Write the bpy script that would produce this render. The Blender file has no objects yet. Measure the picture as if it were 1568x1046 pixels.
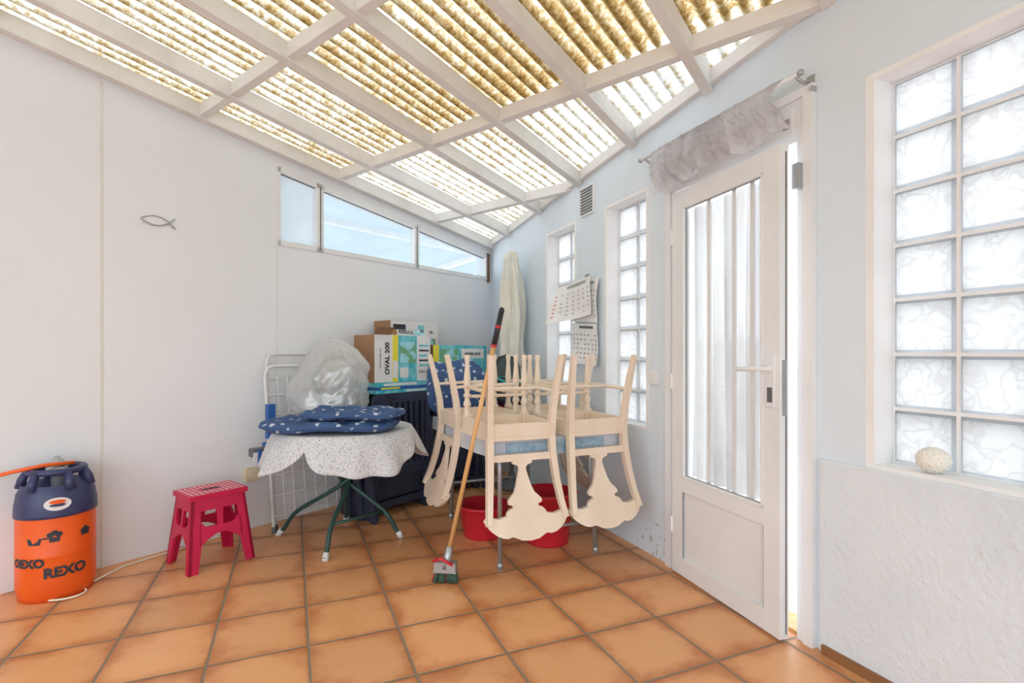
import bpy, math, random
from mathutils import Vector, Matrix, noise
random.seed(4)
PI=math.pi
aW=math.atan2(.388,.9216); aS=-math.atan2(.61,.792)
def locW(w,l,z=0): return Vector((w*math.cos(aW)-l*math.sin(aW), w*math.sin(aW)+l*math.cos(aW), z))
def locS(s,t,z=0): return Vector((s*math.cos(aS)-t*math.sin(aS), s*math.sin(aS)+t*math.cos(aS), z))
def zW(w,l): return 2.771-.1071*w-.0726*l
def zS(s,t): return 2.771+.0103*s-.1289*t

# ------------------------------------------------------------------ materials
def nodes_of(m):
    m.use_nodes=True
    nt=m.node_tree; nt.nodes.clear()
    out=nt.nodes.new('ShaderNodeOutputMaterial')
    return nt,out
def principled(nt,out,col,rough=.5,metal=0,spec=.5):
    b=nt.nodes.new('ShaderNodeBsdfPrincipled')
    b.inputs['Base Color'].default_value=(*col,1); b.inputs['Roughness'].default_value=rough
    b.inputs['Metallic'].default_value=metal; b.inputs['Specular IOR Level'].default_value=spec
    nt.links.new(b.outputs[0],out.inputs[0]); return b
def M_(nt,op,a=None,b=None,c=None):
    n=nt.nodes.new('ShaderNodeMath'); n.operation=op
    for i,v in enumerate((a,b,c)):
        if v is None: continue
        if isinstance(v,(int,float)): n.inputs[i].default_value=v
        else: nt.links.new(v,n.inputs[i])
    return n.outputs[0]
def maprange(nt,v,a,b,c,d):
    n=nt.nodes.new('ShaderNodeMapRange'); n.interpolation_type='SMOOTHSTEP'
    nt.links.new(v,n.inputs[0])
    for i,x in enumerate((a,b,c,d)): n.inputs[i+1].default_value=x
    return n.outputs[0]
def mat(name,col,rough=.5,metal=0,col2=None,scale=8,bump=0,bscale=40,spec=.5,contrast=(.35,.65),stretch=None,detail=4,flake=None):
    m=bpy.data.materials.new(name); nt,out=nodes_of(m)
    b=principled(nt,out,col,rough,metal,spec)
    tc=nt.nodes.new('ShaderNodeTexCoord'); src=tc.outputs['Object']
    if stretch:
        mp=nt.nodes.new('ShaderNodeMapping'); mp.inputs['Scale'].default_value=stretch
        nt.links.new(src,mp.inputs[0]); src=mp.outputs[0]
    if col2 is None: col2=tuple(c*.93 for c in col)
    n=nt.nodes.new('ShaderNodeTexNoise'); n.inputs['Scale'].default_value=scale; n.inputs['Detail'].default_value=detail
    nt.links.new(src,n.inputs['Vector'])
    r=nt.nodes.new('ShaderNodeValToRGB'); r.color_ramp.elements[0].position=contrast[0]; r.color_ramp.elements[1].position=contrast[1]
    r.color_ramp.elements[0].color=(*col,1); r.color_ramp.elements[1].color=(*col2,1)
    nt.links.new(n.outputs['Fac'],r.inputs[0]); cout=r.outputs[0]
    if flake: # damp, flaking plaster close to the floor: (l0,l1,zmax,colour)
        sp=nt.nodes.new('ShaderNodeSeparateXYZ'); nt.links.new(tc.outputs['Object'],sp.inputs[0])
        nf=nt.nodes.new('ShaderNodeTexNoise'); nf.inputs['Scale'].default_value=24; nf.inputs['Detail'].default_value=5; nt.links.new(tc.outputs['Object'],nf.inputs['Vector'])
        reg=M_(nt,'MULTIPLY',maprange(nt,sp.outputs[1],flake[0],flake[0]+.05,0,1),maprange(nt,sp.outputs[1],flake[1]-.2,flake[1],1,0))
        reg=M_(nt,'MULTIPLY',reg,maprange(nt,sp.outputs[2],flake[2]*.3,flake[2],1,0))
        f=maprange(nt,M_(nt,'ADD',nf.outputs['Fac'],M_(nt,'MULTIPLY',reg,.14)),.72,.79,0,1)
        f=M_(nt,'MULTIPLY',f,M_(nt,'GREATER_THAN',reg,.02))
        mx=nt.nodes.new('ShaderNodeMix'); mx.data_type='RGBA'; nt.links.new(f,mx.inputs[0]); nt.links.new(cout,mx.inputs[6]); mx.inputs[7].default_value=(*flake[3],1); cout=mx.outputs[2]
    nt.links.new(cout,b.inputs['Base Color'])
    if bump:
        n2=nt.nodes.new('ShaderNodeTexNoise'); n2.inputs['Scale'].default_value=bscale; n2.inputs['Detail'].default_value=5
        nt.links.new(tc.outputs['Object'],n2.inputs['Vector'])
        bp=nt.nodes.new('ShaderNodeBump'); bp.inputs['Strength'].default_value=bump; bp.inputs['Distance'].default_value=.01
        nt.links.new(n2.outputs['Fac'],bp.inputs['Height']); nt.links.new(bp.outputs[0],b.inputs['Normal'])
    return m
def glassy(name,tint=(1,1,1),refl=.06,rough=.03):
    m=bpy.data.materials.new(name); nt,out=nodes_of(m)
    t=nt.nodes.new('ShaderNodeBsdfTransparent'); t.inputs[0].default_value=(*tint,1)
    g=nt.nodes.new('ShaderNodeBsdfGlossy'); g.inputs['Roughness'].default_value=rough
    mx=nt.nodes.new('ShaderNodeMixShader'); mx.inputs[0].default_value=refl
    nt.links.new(t.outputs[0],mx.inputs[1]); nt.links.new(g.outputs[0],mx.inputs[2])
    nt.links.new(mx.outputs[0],out.inputs[0]); return m
def sheer(name,col,transp=.3,col2=None,scale=6,diff=.5,stretch=None,contrast=(.35,.65),gloss=0):
    m=bpy.data.materials.new(name); nt,out=nodes_of(m)
    tr=nt.nodes.new('ShaderNodeBsdfTransparent'); tl=nt.nodes.new('ShaderNodeBsdfTranslucent'); df=nt.nodes.new('ShaderNodeBsdfDiffuse')
    tc=nt.nodes.new('ShaderNodeTexCoord'); n=nt.nodes.new('ShaderNodeTexNoise'); n.inputs['Scale'].default_value=scale; n.inputs['Detail'].default_value=5
    src=tc.outputs['Object']
    if stretch:
        mp=nt.nodes.new('ShaderNodeMapping'); mp.inputs['Scale'].default_value=stretch; nt.links.new(src,mp.inputs[0]); src=mp.outputs[0]
    nt.links.new(src,n.inputs['Vector'])
    r=nt.nodes.new('ShaderNodeValToRGB'); r.color_ramp.elements[0].position=contrast[0]; r.color_ramp.elements[1].position=contrast[1]
    r.color_ramp.elements[0].color=(*col,1); r.color_ramp.elements[1].color=(*(col2 or tuple(c*.85 for c in col)),1)
    nt.links.new(n.outputs['Fac'],r.inputs[0]); nt.links.new(r.outputs[0],tl.inputs[0]); nt.links.new(r.outputs[0],df.inputs[0])
    m1=nt.nodes.new('ShaderNodeMixShader'); m1.inputs[0].default_value=diff
    nt.links.new(tl.outputs[0],m1.inputs[1]); nt.links.new(df.outputs[0],m1.inputs[2]); last=m1
    if gloss:
        gl=nt.nodes.new('ShaderNodeBsdfGlossy'); gl.inputs['Roughness'].default_value=.22
        m3=nt.nodes.new('ShaderNodeMixShader'); m3.inputs[0].default_value=gloss
        nt.links.new(m1.outputs[0],m3.inputs[1]); nt.links.new(gl.outputs[0],m3.inputs[2]); last=m3
    m2=nt.nodes.new('ShaderNodeMixShader'); m2.inputs[0].default_value=transp
    nt.links.new(last.outputs[0],m2.inputs[1]); nt.links.new(tr.outputs[0],m2.inputs[2]); nt.links.new(m2.outputs[0],out.inputs[0])
    return m

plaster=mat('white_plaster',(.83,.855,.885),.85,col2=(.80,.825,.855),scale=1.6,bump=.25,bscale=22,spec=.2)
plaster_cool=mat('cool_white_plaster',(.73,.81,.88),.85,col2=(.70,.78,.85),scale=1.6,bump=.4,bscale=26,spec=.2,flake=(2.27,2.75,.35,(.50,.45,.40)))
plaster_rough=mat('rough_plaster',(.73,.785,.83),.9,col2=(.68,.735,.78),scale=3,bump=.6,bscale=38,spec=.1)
white_alu=mat('white_aluminium',(.83,.84,.85),.35,scale=3)
white_paint=mat('white_reveal_paint',(.87,.875,.88),.6,scale=4,bump=.2)
beam_paint=mat('painted_timber',(.80,.79,.78),.6,col2=(.70,.69,.67),scale=5,bump=.3,bscale=30,contrast=(.45,.75))
wood_brown=mat('dark_timber',(.22,.11,.06),.6,scale=10)
glass=glassy('clear_glass'); blue_glass=glassy('tinted_glass',(.88,.93,.96))
cream=mat('cream_paint',(.80,.72,.52),.6,scale=30)
black=mat('black_plastic',(.02,.022,.03),.4,scale=20)
grey_metal=mat('grey_metal',(.45,.47,.49),.35,.6,scale=12)
dgrey=mat('dark_grey_plastic',(.12,.13,.14),.5,scale=20)
mgrey=mat('mid_grey_tube',(.32,.34,.35),.5,scale=20)
navy_blk=mat('navy_black_resin',(.022,.028,.055),.42,col2=(.035,.045,.08),scale=10)
red=mat('red_plastic',(.62,.02,.04),.35,scale=8)
magenta=mat('crimson_plastic',(.60,.008,.075),.38,col2=(.52,.006,.06),scale=6)
pink=mat('pale_pink_dots',(.95,.55,.6),.5)
orange=mat('orange_enamel',(.88,.13,.012),.35,col2=(.78,.10,.01),scale=5,bump=.1,bscale=15)
blue_en=mat('navy_enamel',(.035,.045,.13),.38,scale=5)
labelw=mat('label_white',(.8,.8,.8),.5)
wood_light=mat('cream_painted_wood',(.86,.73,.60),.45,col2=(.79,.65,.51),scale=6,stretch=(1,1,.3))
wood_pole=mat('pole_wood',(.75,.45,.20),.5,col2=(.65,.36,.14),scale=20,stretch=(1,1,.1))
green_tube=mat('dark_green_tube',(.02,.07,.065),.35,scale=10)
white_tube=mat('white_tube',(.74,.75,.75),.35,scale=10)
card=mat('brown_cardboard',(.35,.19,.10),.8,scale=12)
boxw=mat('printed_white_card',(.80,.80,.79),.5,scale=6)
yellow=mat('yellow_print',(.85,.75,.05),.5); teal=mat('teal_print',(.03,.42,.52),.5,col2=(.25,.65,.70),scale=14)
pgreen=mat('photo_green_print',(.15,.38,.18),.5,col2=(.35,.70,.80),scale=12,contrast=(.45,.55))
ink=mat('dark_ink',(.03,.035,.05),.6); blueprint=mat('blue_plastic',(.03,.12,.40),.4)
teal_trim=mat('teal_plastic',(.02,.40,.42),.4)
paper=mat('paper',(.84,.84,.83),.7); pinkpaper=mat('paper_red',(.7,.1,.1),.7)
bristle=mat('green_bristle',(.06,.13,.09),.8,scale=30)
beige=mat('beige_plastic',(.76,.66,.45),.5)
tablecloth2=mat('grey_blue_oilcloth',(.60,.64,.70),.4,col2=(.50,.56,.65),scale=3)
stripe_blue=mat('blue_striped_oilcloth',(.20,.33,.45),.5,col2=(.38,.50,.60),scale=30)
urch=mat('urchin_shell',(.84,.81,.74),.7,bump=.5,bscale=60)
fabric_dark=mat('mesh_fabric_dark',(.08,.10,.11),.8,scale=60)
ext_wall=mat('exterior_white',(.80,.80,.79),.9); ext_ground=mat('exterior_paving',(.55,.52,.50),.9,scale=2)

def floral(name,base,spot,scale,th,bump=0,soft=.05):
    m=bpy.data.materials.new(name); nt,out=nodes_of(m); b=principled(nt,out,base,.75,0,.2)
    tc=nt.nodes.new('ShaderNodeTexCoord')
    v=nt.nodes.new('ShaderNodeTexVoronoi'); v.inputs['Scale'].default_value=scale
    n=nt.nodes.new('ShaderNodeTexNoise'); n.inputs['Scale'].default_value=scale*2.4; n.inputs['Detail'].default_value=3
    nt.links.new(tc.outputs['Object'],v.inputs['Vector']); nt.links.new(tc.outputs['Object'],n.inputs['Vector'])
    s=M_(nt,'ADD',v.outputs['Distance'],M_(nt,'MULTIPLY',n.outputs['Fac'],.9))
    r=nt.nodes.new('ShaderNodeValToRGB'); r.color_ramp.elements[0].position=th; r.color_ramp.elements[1].position=th+soft
    r.color_ramp.elements[0].color=(*spot,1); r.color_ramp.elements[1].color=(*base,1)
    nt.links.new(s,r.inputs[0]); nt.links.new(r.outputs[0],b.inputs['Base Color']); return m
navy_floral=floral('navy_floral_fabric',(.055,.105,.24),(.50,.57,.66),20,.66)
cloth_dots=floral('pale_dotted_cloth',(.66,.67,.69),(.38,.40,.45),85,.72,soft=.1)

def floor_mat():
    m=bpy.data.materials.new('terracotta_tiles'); nt,out=nodes_of(m); b=principled(nt,out,(.7,.3,.1),.38,0,.4)
    tc=nt.nodes.new('ShaderNodeTexCoord'); sp=nt.nodes.new('ShaderNodeSeparateXYZ'); nt.links.new(tc.outputs['Object'],sp.inputs[0])
    T=.35
    def edge(o,off):
        u=M_(nt,'DIVIDE',M_(nt,'SUBTRACT',o,off),T)
        fr=M_(nt,'FRACT',u); d=M_(nt,'ABSOLUTE',M_(nt,'SUBTRACT',fr,.5)); return M_(nt,'FLOOR',u),d
    ix,dx=edge(sp.outputs[0],.06-3.5); iy,dy=edge(sp.outputs[1],2.20-7)
    d=M_(nt,'MAXIMUM',dx,dy)
    grout=M_(nt,'GREATER_THAN',d,.486)
    cb=nt.nodes.new('ShaderNodeCombineXYZ'); nt.links.new(ix,cb.inputs[0]); nt.links.new(iy,cb.inputs[1])
    wn=nt.nodes.new('ShaderNodeTexWhiteNoise'); nt.links.new(cb.outputs[0],wn.inputs[0])
    off=nt.nodes.new('ShaderNodeVectorMath'); off.operation='MULTIPLY_ADD'; nt.links.new(wn.outputs[1],off.inputs[0]); off.inputs[1].default_value=(30,30,30); nt.links.new(tc.outputs['Object'],off.inputs[2])
    n=nt.nodes.new('ShaderNodeTexNoise'); n.inputs['Scale'].default_value=6; n.inputs['Detail'].default_value=7; n.inputs['Roughness'].default_value=.6
    nt.links.new(off.outputs[0],n.inputs['Vector'])
    n3=nt.nodes.new('ShaderNodeTexNoise'); n3.inputs['Scale'].default_value=2.2; nt.links.new(tc.outputs['Object'],n3.inputs['Vector'])
    d4=M_(nt,'POWER',M_(nt,'MULTIPLY',d,2),3)
    rim=maprange(nt,M_(nt,'ADD',M_(nt,'MULTIPLY',d4,.5),M_(nt,'ADD',M_(nt,'MULTIPLY',M_(nt,'SUBTRACT',n.outputs['Fac'],.5),1.6),M_(nt,'MULTIPLY',M_(nt,'ADD',M_(nt,'MULTIPLY',dx,dx),M_(nt,'MULTIPLY',dy,dy)),.7))),.05,.95,0,1)
    r=nt.nodes.new('ShaderNodeValToRGB')
    r.color_ramp.elements[0].color=(.79,.40,.18,1); r.color_ramp.elements[1].color=(.50,.17,.055,1)
    nt.links.new(rim,r.inputs[0])
    hs=nt.nodes.new('ShaderNodeHueSaturation'); nt.links.new(r.outputs[0],hs.inputs['Color'])
    nt.links.new(M_(nt,'ADD',M_(nt,'MULTIPLY',wn.outputs[0],.16),.90),hs.inputs['Value'])
    mx=nt.nodes.new('ShaderNodeMix'); mx.data_type='RGBA'; nt.links.new(grout,mx.inputs[0]); nt.links.new(hs.outputs[0],mx.inputs[6]); mx.inputs[7].default_value=(.25,.20,.14,1)
    nt.links.new(mx.outputs[2],b.inputs['Base Color'])
    nt.links.new(M_(nt,'ADD',M_(nt,'MULTIPLY',n3.outputs['Fac'],.25),M_(nt,'ADD',M_(nt,'MULTIPLY',grout,.4),.22)),b.inputs['Roughness'])
    bp=nt.nodes.new('ShaderNodeBump'); bp.inputs['Strength'].default_value=.5; bp.inputs['Distance'].default_value=.004
    nt.links.new(M_(nt,'ADD',maprange(nt,d,.47,.49,1,0),M_(nt,'MULTIPLY',n3.outputs['Fac'],.6)),bp.inputs['Height']); nt.links.new(bp.outputs[0],b.inputs['Normal'])
    return m
floor_m=floor_mat()
def sheet_mat():
    m=bpy.data.materials.new('corrugated_fibreglass'); nt,out=nodes_of(m)
    tc=nt.nodes.new('ShaderNodeTexCoord'); sp=nt.nodes.new('ShaderNodeSeparateXYZ'); nt.links.new(tc.outputs['Object'],sp.inputs[0])
    mp=nt.nodes.new('ShaderNodeMapping'); mp.inputs['Scale'].default_value=(1,.55,1); nt.links.new(tc.outputs['Object'],mp.inputs[0])
    def nz(scale,det,src,rg=.5):
        n=nt.nodes.new('ShaderNodeTexNoise'); n.inputs['Scale'].default_value=scale; n.inputs['Detail'].default_value=det; n.inputs['Roughness'].default_value=rg; nt.links.new(src,n.inputs['Vector']); return n.outputs['Fac']
    big=nz(1.3,3,mp.outputs[0]); med=nz(16,5,tc.outputs['Object']); fine=nz(50,4,tc.outputs['Object'],.7)
    ph=M_(nt,'ADD',M_(nt,'MULTIPLY',M_(nt,'SINE',M_(nt,'MULTIPLY',sp.outputs[0],2*PI/.076)),-.5),.5) # 1 in valleys
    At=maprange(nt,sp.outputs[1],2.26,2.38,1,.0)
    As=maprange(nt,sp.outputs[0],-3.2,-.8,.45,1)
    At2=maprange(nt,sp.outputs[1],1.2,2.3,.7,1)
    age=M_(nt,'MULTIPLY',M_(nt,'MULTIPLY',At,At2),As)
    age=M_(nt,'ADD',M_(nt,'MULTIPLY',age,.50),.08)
    f=M_(nt,'ADD',age,M_(nt,'MULTIPLY',M_(nt,'SUBTRACT',big,.5),.8))
    f=M_(nt,'ADD',f,M_(nt,'MULTIPLY',M_(nt,'SUBTRACT',med,.5),1.0))
    f=M_(nt,'ADD',f,M_(nt,'MULTIPLY',M_(nt,'SUBTRACT',fine,.5),1.6))
    f=M_(nt,'ADD',f,M_(nt,'MULTIPLY',M_(nt,'SUBTRACT',ph,.5),.42))
    r=nt.nodes.new('ShaderNodeValToRGB'); e=r.color_ramp.elements
    e[0].position=.0; e[0].color=(.56,.555,.53,1)
    e[1].position=1.; e[1].color=(.12,.065,.018,1)
    for p,c in ((.18,(.47,.44,.36)),(.36,(.36,.285,.17)),(.55,(.275,.185,.08)),(.75,(.20,.115,.036))):
        x=e.new(p); x.color=(*c,1)
    nt.links.new(f,r.inputs[0])
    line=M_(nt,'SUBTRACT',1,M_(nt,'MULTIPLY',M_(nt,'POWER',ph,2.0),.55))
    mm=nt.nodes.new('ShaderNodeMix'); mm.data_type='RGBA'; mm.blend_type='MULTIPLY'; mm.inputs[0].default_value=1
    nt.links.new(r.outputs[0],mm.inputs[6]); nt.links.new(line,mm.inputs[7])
    tl=nt.nodes.new('ShaderNodeBsdfTranslucent'); df=nt.nodes.new('ShaderNodeBsdfDiffuse')
    nt.links.new(mm.outputs[2],tl.inputs[0]); nt.links.new(r.outputs[0],df.inputs[0])
    mx=nt.nodes.new('ShaderNodeMixShader'); mx.inputs[0].default_value=.18
    nt.links.new(tl.outputs[0],mx.inputs[1]); nt.links.new(df.outputs[0],mx.inputs[2]); nt.links.new(mx.outputs[0],out.inputs[0])
    return m
sheet_m=sheet_mat()
def block_mat():
    m=bpy.data.materials.new('wavy_glass_block'); nt,out=nodes_of(m)
    tc=nt.nodes.new('ShaderNodeTexCoord')
    n=nt.nodes.new('ShaderNodeTexNoise'); n.inputs['Scale'].default_value=17; n.inputs['Detail'].default_value=1; n.inputs['Distortion'].default_value=.6
    nt.links.new(tc.outputs['Object'],n.inputs['Vector'])
    r=nt.nodes.new('ShaderNodeValToRGB'); e=r.color_ramp.elements
    e[0].position=.42; e[0].color=(.53,.525,.52,1); e[1].position=.58; e[1].color=(.53,.525,.52,1)
    x=e.new(.5); x.color=(.455,.435,.425,1)
    nt.links.new(n.outputs['Fac'],r.inputs[0])
    tl=nt.nodes.new('ShaderNodeBsdfTranslucent'); nt.links.new(r.outputs[0],tl.inputs[0])
    gl=nt.nodes.new('ShaderNodeBsdfGlossy'); gl.inputs['Roughness'].default_value=.15
    bp=nt.nodes.new('ShaderNodeBump'); bp.inputs['Strength'].default_value=.4; bp.inputs['Distance'].default_value=.01
    nt.links.new(n.outputs['Fac'],bp.inputs['Height']); nt.links.new(bp.outputs[0],gl.inputs['Normal'])
    mx=nt.nodes.new('ShaderNodeMixShader'); mx.inputs[0].default_value=.06
    nt.links.new(tl.outputs[0],mx.inputs[1]); nt.links.new(gl.outputs[0],mx.inputs[2]); nt.links.new(mx.outputs[0],out.inputs[0]); return m
block_m=block_mat()
edge_m=sheer('glass_block_bevel',(.38,.39,.40),.0,(.34,.35,.36),12,.2)
sheer_white=sheer('sheer_white_curtain',(.60,.59,.575),.05,(.46,.44,.43),9,.25,stretch=(1,1,.15))
sheer_grey=sheer('sheer_grey_voile',(.78,.77,.79),.14,(.58,.56,.58),7,.45,stretch=(1,1.6,.6))
sheer_cream=sheer('cream_dust_cover',(.90,.88,.79),.03,(.80,.78,.68),6,.9)
bag_m=sheer('clear_plastic_bag',(.90,.92,.92),.50,(.72,.75,.75),9,.7,contrast=(.3,.7),gloss=.25)
awning_m=sheer('pale_blue_awning',(.265,.305,.33),.0,(.245,.285,.315),2,.3)
awning_w=sheer('frosted_pane',(.62,.66,.68),.1,(.54,.59,.61),3,.3)

# ------------------------------------------------------------------ mesh builder
class MB:
    def __init__(s): s.v=[];s.f=[];s.m=[];s.sm=[];s.M=Matrix.Identity(4)
    def add(s,vs,fs,m=0,smooth=False):
        b=len(s.v)
        s.v+=[tuple(s.M@Vector(p)) for p in vs]
        for f in fs: s.f.append(tuple(b+i for i in f)); s.m.append(m); s.sm.append(smooth)
    def hexa(s,p,m=0):
        s.add(p,[(3,2,1,0),(4,5,6,7),(0,1,5,4),(1,2,6,5),(2,3,7,6),(3,0,4,7)],m)
    def box(s,x0,x1,y0,y1,z0,z1,m=0):
        s.hexa([(x0,y0,z0),(x1,y0,z0),(x1,y1,z0),(x0,y1,z0),(x0,y0,z1),(x1,y0,z1),(x1,y1,z1),(x0,y1,z1)],m)
    def beam(s,a,b,w,h,m=0,up=(0,0,1),w2=None,h2=None):
        a=Vector(a);b=Vector(b);d=(b-a).normalized();u=Vector(up)
        x=d.cross(u)
        if x.length<1e-4: x=d.cross(Vector((0,1,0)))
        x.normalize(); y=x.cross(d).normalized()
        w2=w2 or w; h2=h2 or h
        P=[]
        for c,ww,hh in ((a,w,h),(b,w2,h2)):
            for i,j in ((-1,-1),(1,-1),(1,1),(-1,1)): P.append(c+x*i*ww/2+y*j*hh/2)
        s.add(P,[(0,1,2,3),(7,6,5,4),(0,4,5,1),(1,5,6,2),(2,6,7,3),(3,7,4,0)],m)
    def tube(s,path,r,m=0,n=10,closed=False,caps=True):
        P=[Vector(p) for p in path]; N=len(P)
        rs=r if isinstance(r,(list,tuple)) else [r]*N
        ref=None; vs=[]
        for i in range(N):
            if closed: d=(P[(i+1)%N]-P[i-1])
            else: d=P[min(i+1,N-1)]-P[max(i-1,0)]
            d.normalize()
            if ref is None:
                ref=Vector((0,0,1)) if abs(d.z)<.9 else Vector((1,0,0))
            ref=(ref-d*ref.dot(d)).normalized(); y=d.cross(ref)
            for k in range(n):
                a=2*PI*k/n; vs.append(P[i]+(ref*math.cos(a)+y*math.sin(a))*rs[i])
        fs=[]
        for i in range(N if closed else N-1):
            j=(i+1)%N
            for k in range(n): fs.append((i*n+k,i*n+(k+1)%n,j*n+(k+1)%n,j*n+k))
        s.add(vs,fs,m,True)
        if caps and not closed:
            b=len(s.v)-len(vs)
            s.f.append(tuple(b+k for k in reversed(range(n)))); s.m.append(m); s.sm.append(False)
            s.f.append(tuple(b+(N-1)*n+k for k in range(n))); s.m.append(m); s.sm.append(False)
    def lathe(s,prof,c=(0,0,0),m=0,n=32,fold=None,smooth=True):
        vs=[];N=len(prof)
        for i,(r,z) in enumerate(prof):
            for k in range(n):
                a=2*PI*k/n; rr=r*(fold(a,i/(N-1)) if fold else 1)
                vs.append((c[0]+rr*math.cos(a),c[1]+rr*math.sin(a),c[2]+z))
        fs=[(i*n+k,i*n+(k+1)%n,(i+1)*n+(k+1)%n,(i+1)*n+k) for i in range(N-1) for k in range(n)]
        s.add(vs,fs,m,smooth)
    def grid(s,fn,nu,nv,m=0,smooth=True):
        vs=[fn(i/nu,j/nv) for j in range(nv+1) for i in range(nu+1)]
        fs=[(j*(nu+1)+i,j*(nu+1)+i+1,(j+1)*(nu+1)+i+1,(j+1)*(nu+1)+i) for j in range(nv) for i in range(nu)]
        s.add(vs,fs,m,smooth)
    def extr(s,poly,fn,t0,t1,m=0):
        n=len(poly)
        vs=[fn(a,b,t0) for a,b in poly]+[fn(a,b,t1) for a,b in poly]
        s.add(vs,[tuple(range(n)),tuple(range(2*n-1,n-1,-1))]+[(i,i+n,(i+1)%n+n,(i+1)%n) for i in range(n)],m)
    def ball(s,c,r,m=0,n=16,e=1.0,nz=0,ns=3,seed=0):
        def sp(v,p): return math.copysign(abs(v)**p,v)
        def fn(u,v):
            a=2*PI*u; b=PI*(v-.5)
            p=Vector((sp(math.cos(b),e)*sp(math.cos(a),e),sp(math.cos(b),e)*sp(math.sin(a),e),sp(math.sin(b),e)))
            k=1+nz*noise.noise(p*ns+Vector((seed,0,0))) if nz else 1
            return (c[0]+p.x*r[0]*k,c[1]+p.y*r[1]*k,c[2]+p.z*r[2]*k)
        s.grid(fn,n*2,n,m)
    def text(s,body,size,fn,m=0,off=.0):
        cu=bpy.data.curves.new('t','FONT'); cu.body=body; cu.size=size; cu.align_x='CENTER'; cu.align_y='CENTER'; cu.offset=off; cu.resolution_u=3
        ob=bpy.data.objects.new('t',cu); bpy.context.scene.collection.objects.link(ob)
        dg=bpy.context.evaluated_depsgraph_get(); me=bpy.data.meshes.new_from_object(ob.evaluated_get(dg))
        s.add([fn(v.co.x,v.co.y) for v in me.vertices],[tuple(p.vertices) for p in me.polygons],m)
        bpy.data.objects.remove(ob); bpy.data.meshes.remove(me); bpy.data.curves.remove(cu)
    def build(s,name,mats,loc=(0,0,0),rot=0,mtx=None,bevel=0,solid=0,sub=0):
        me=bpy.data.meshes.new(name); me.from_pydata(s.v,[],s.f); 
        for m in mats: me.materials.append(m)
        me.polygons.foreach_set('material_index',s.m); me.polygons.foreach_set('use_smooth',s.sm); me.update()
        ob=bpy.data.objects.new(name,me); bpy.context.scene.collection.objects.link(ob)
        if mtx is not None: ob.matrix_world=mtx
        else: ob.location=loc; ob.rotation_euler=(0,0,rot)
        if solid: k=ob.modifiers.new('s','SOLIDIFY'); k.thickness=solid
        if bevel:
            k=ob.modifiers.new('b','BEVEL'); k.width=bevel; k.segments=2; k.limit_method='ANGLE'; k.angle_limit=math.radians(50)
        return ob

# ------------------------------------------------------------------ room shell
C=Vector((-.215,5.371,0)); L=locS(-3.446,-4.0); R=locW(1.886,-2.5)
mb=MB()
fp=[locW(1.95,5.2),locS(-3.5,4.3),locS(-3.5,-4.1),locW(1.95,-2.6)]
inv=Matrix.Rotation(-aW,4,'Z')
pp=[inv@p for p in fp]
mb.add([(p.x,p.y,0) for p in pp]+[(p.x,p.y,-.05) for p in pp],[(0,1,2,3),(7,6,5,4),(0,4,5,1),(1,5,6,2),(2,6,7,3),(3,7,4,0)])
mb.build('floor',[floor_m],rot=aW)

# right wall with real openings
mb=MB(); wi,wo=1.886,2.04
def wr(l0,l1,z0,z1,m=0):
    def top(w,l): return (zW(w,l)+.095) if z1 is None else z1
    mb.hexa([(wi,l0,z0),(wo,l0,z0),(wo,l1,z0),(wi,l1,z0),(wi,l0,top(wi,l0)),(wo,l0,top(wo,l0)),(wo,l1,top(wo,l1)),(wi,l1,top(wi,l1))],m)
wA=(3.31,3.752,.716,2.085); wB=(2.479,2.901,.716,2.087); wC=(.40,1.20,.755,2.115); dr=(1.447,2.254,0,2.17)
wr(-2.6,.40,0,None)
for i,(o,nx) in enumerate(((wC,dr[0]),(dr,wB[0]),(wB,wA[0]),(wA,5.25))):
    if o[2]>0: wr(o[0],o[1],0,o[2])
    wr(o[0],o[1],o[3],None); wr(o[1],nx,0,None)
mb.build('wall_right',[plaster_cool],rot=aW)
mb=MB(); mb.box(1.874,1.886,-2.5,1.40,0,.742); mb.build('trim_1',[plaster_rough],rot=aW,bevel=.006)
mb=MB(); mb.box(1.860,1.874,-2.5,1.38,0,.035); mb.build('baseboard_right',[mat('skirting_tile',(.28,.13,.05),.6,scale=9)],rot=aW)
# left wall
mb=MB(); si,so=-3.446,-3.60
def wl(t0,t1,z0,z1,d0=0,d1=0):
    def b(s,t): return z0 if z0 is not None else zS(s,t)-.075
    def top(s,t): return z1 if z1 is not None else zS(s,t)+.095
    mb.hexa([(so,t0,b(so,t0)),(si,t0,b(si,t0)),(si,t1,b(si,t1)),(so,t1,b(so,t1)),(so,t0,top(so,t0)),(si,t0,top(si,t0)),(si,t1,top(si,t1)),(so,t1,top(so,t1))])
wl(-4.1,1.845,0,None); wl(1.845,4.055,0,1.885); wl(1.845,4.055,None,None); wl(4.055,4.25,0,None)
mb.build('wall_left',[plaster],rot=aS)
mb=MB(); mb.box(-3.446,-3.4435,4.123-3.256,4.123-3.244,0,2.60,0); mb.build('trim_2',[mat('seam_caulk',(.78,.77,.71),.8)],rot=aS)
mb=MB(); P=[]
for i in range(30):
    z=1.87-i*.045; P.append((-3.4455,1.845+.006*noise.noise(Vector((0,0,z*6))),z))
mb.tube(P,.0012,0,5); mb.build('trim_4',[mat('hairline_crack',(.62,.62,.61),.9)],rot=aS)
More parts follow.
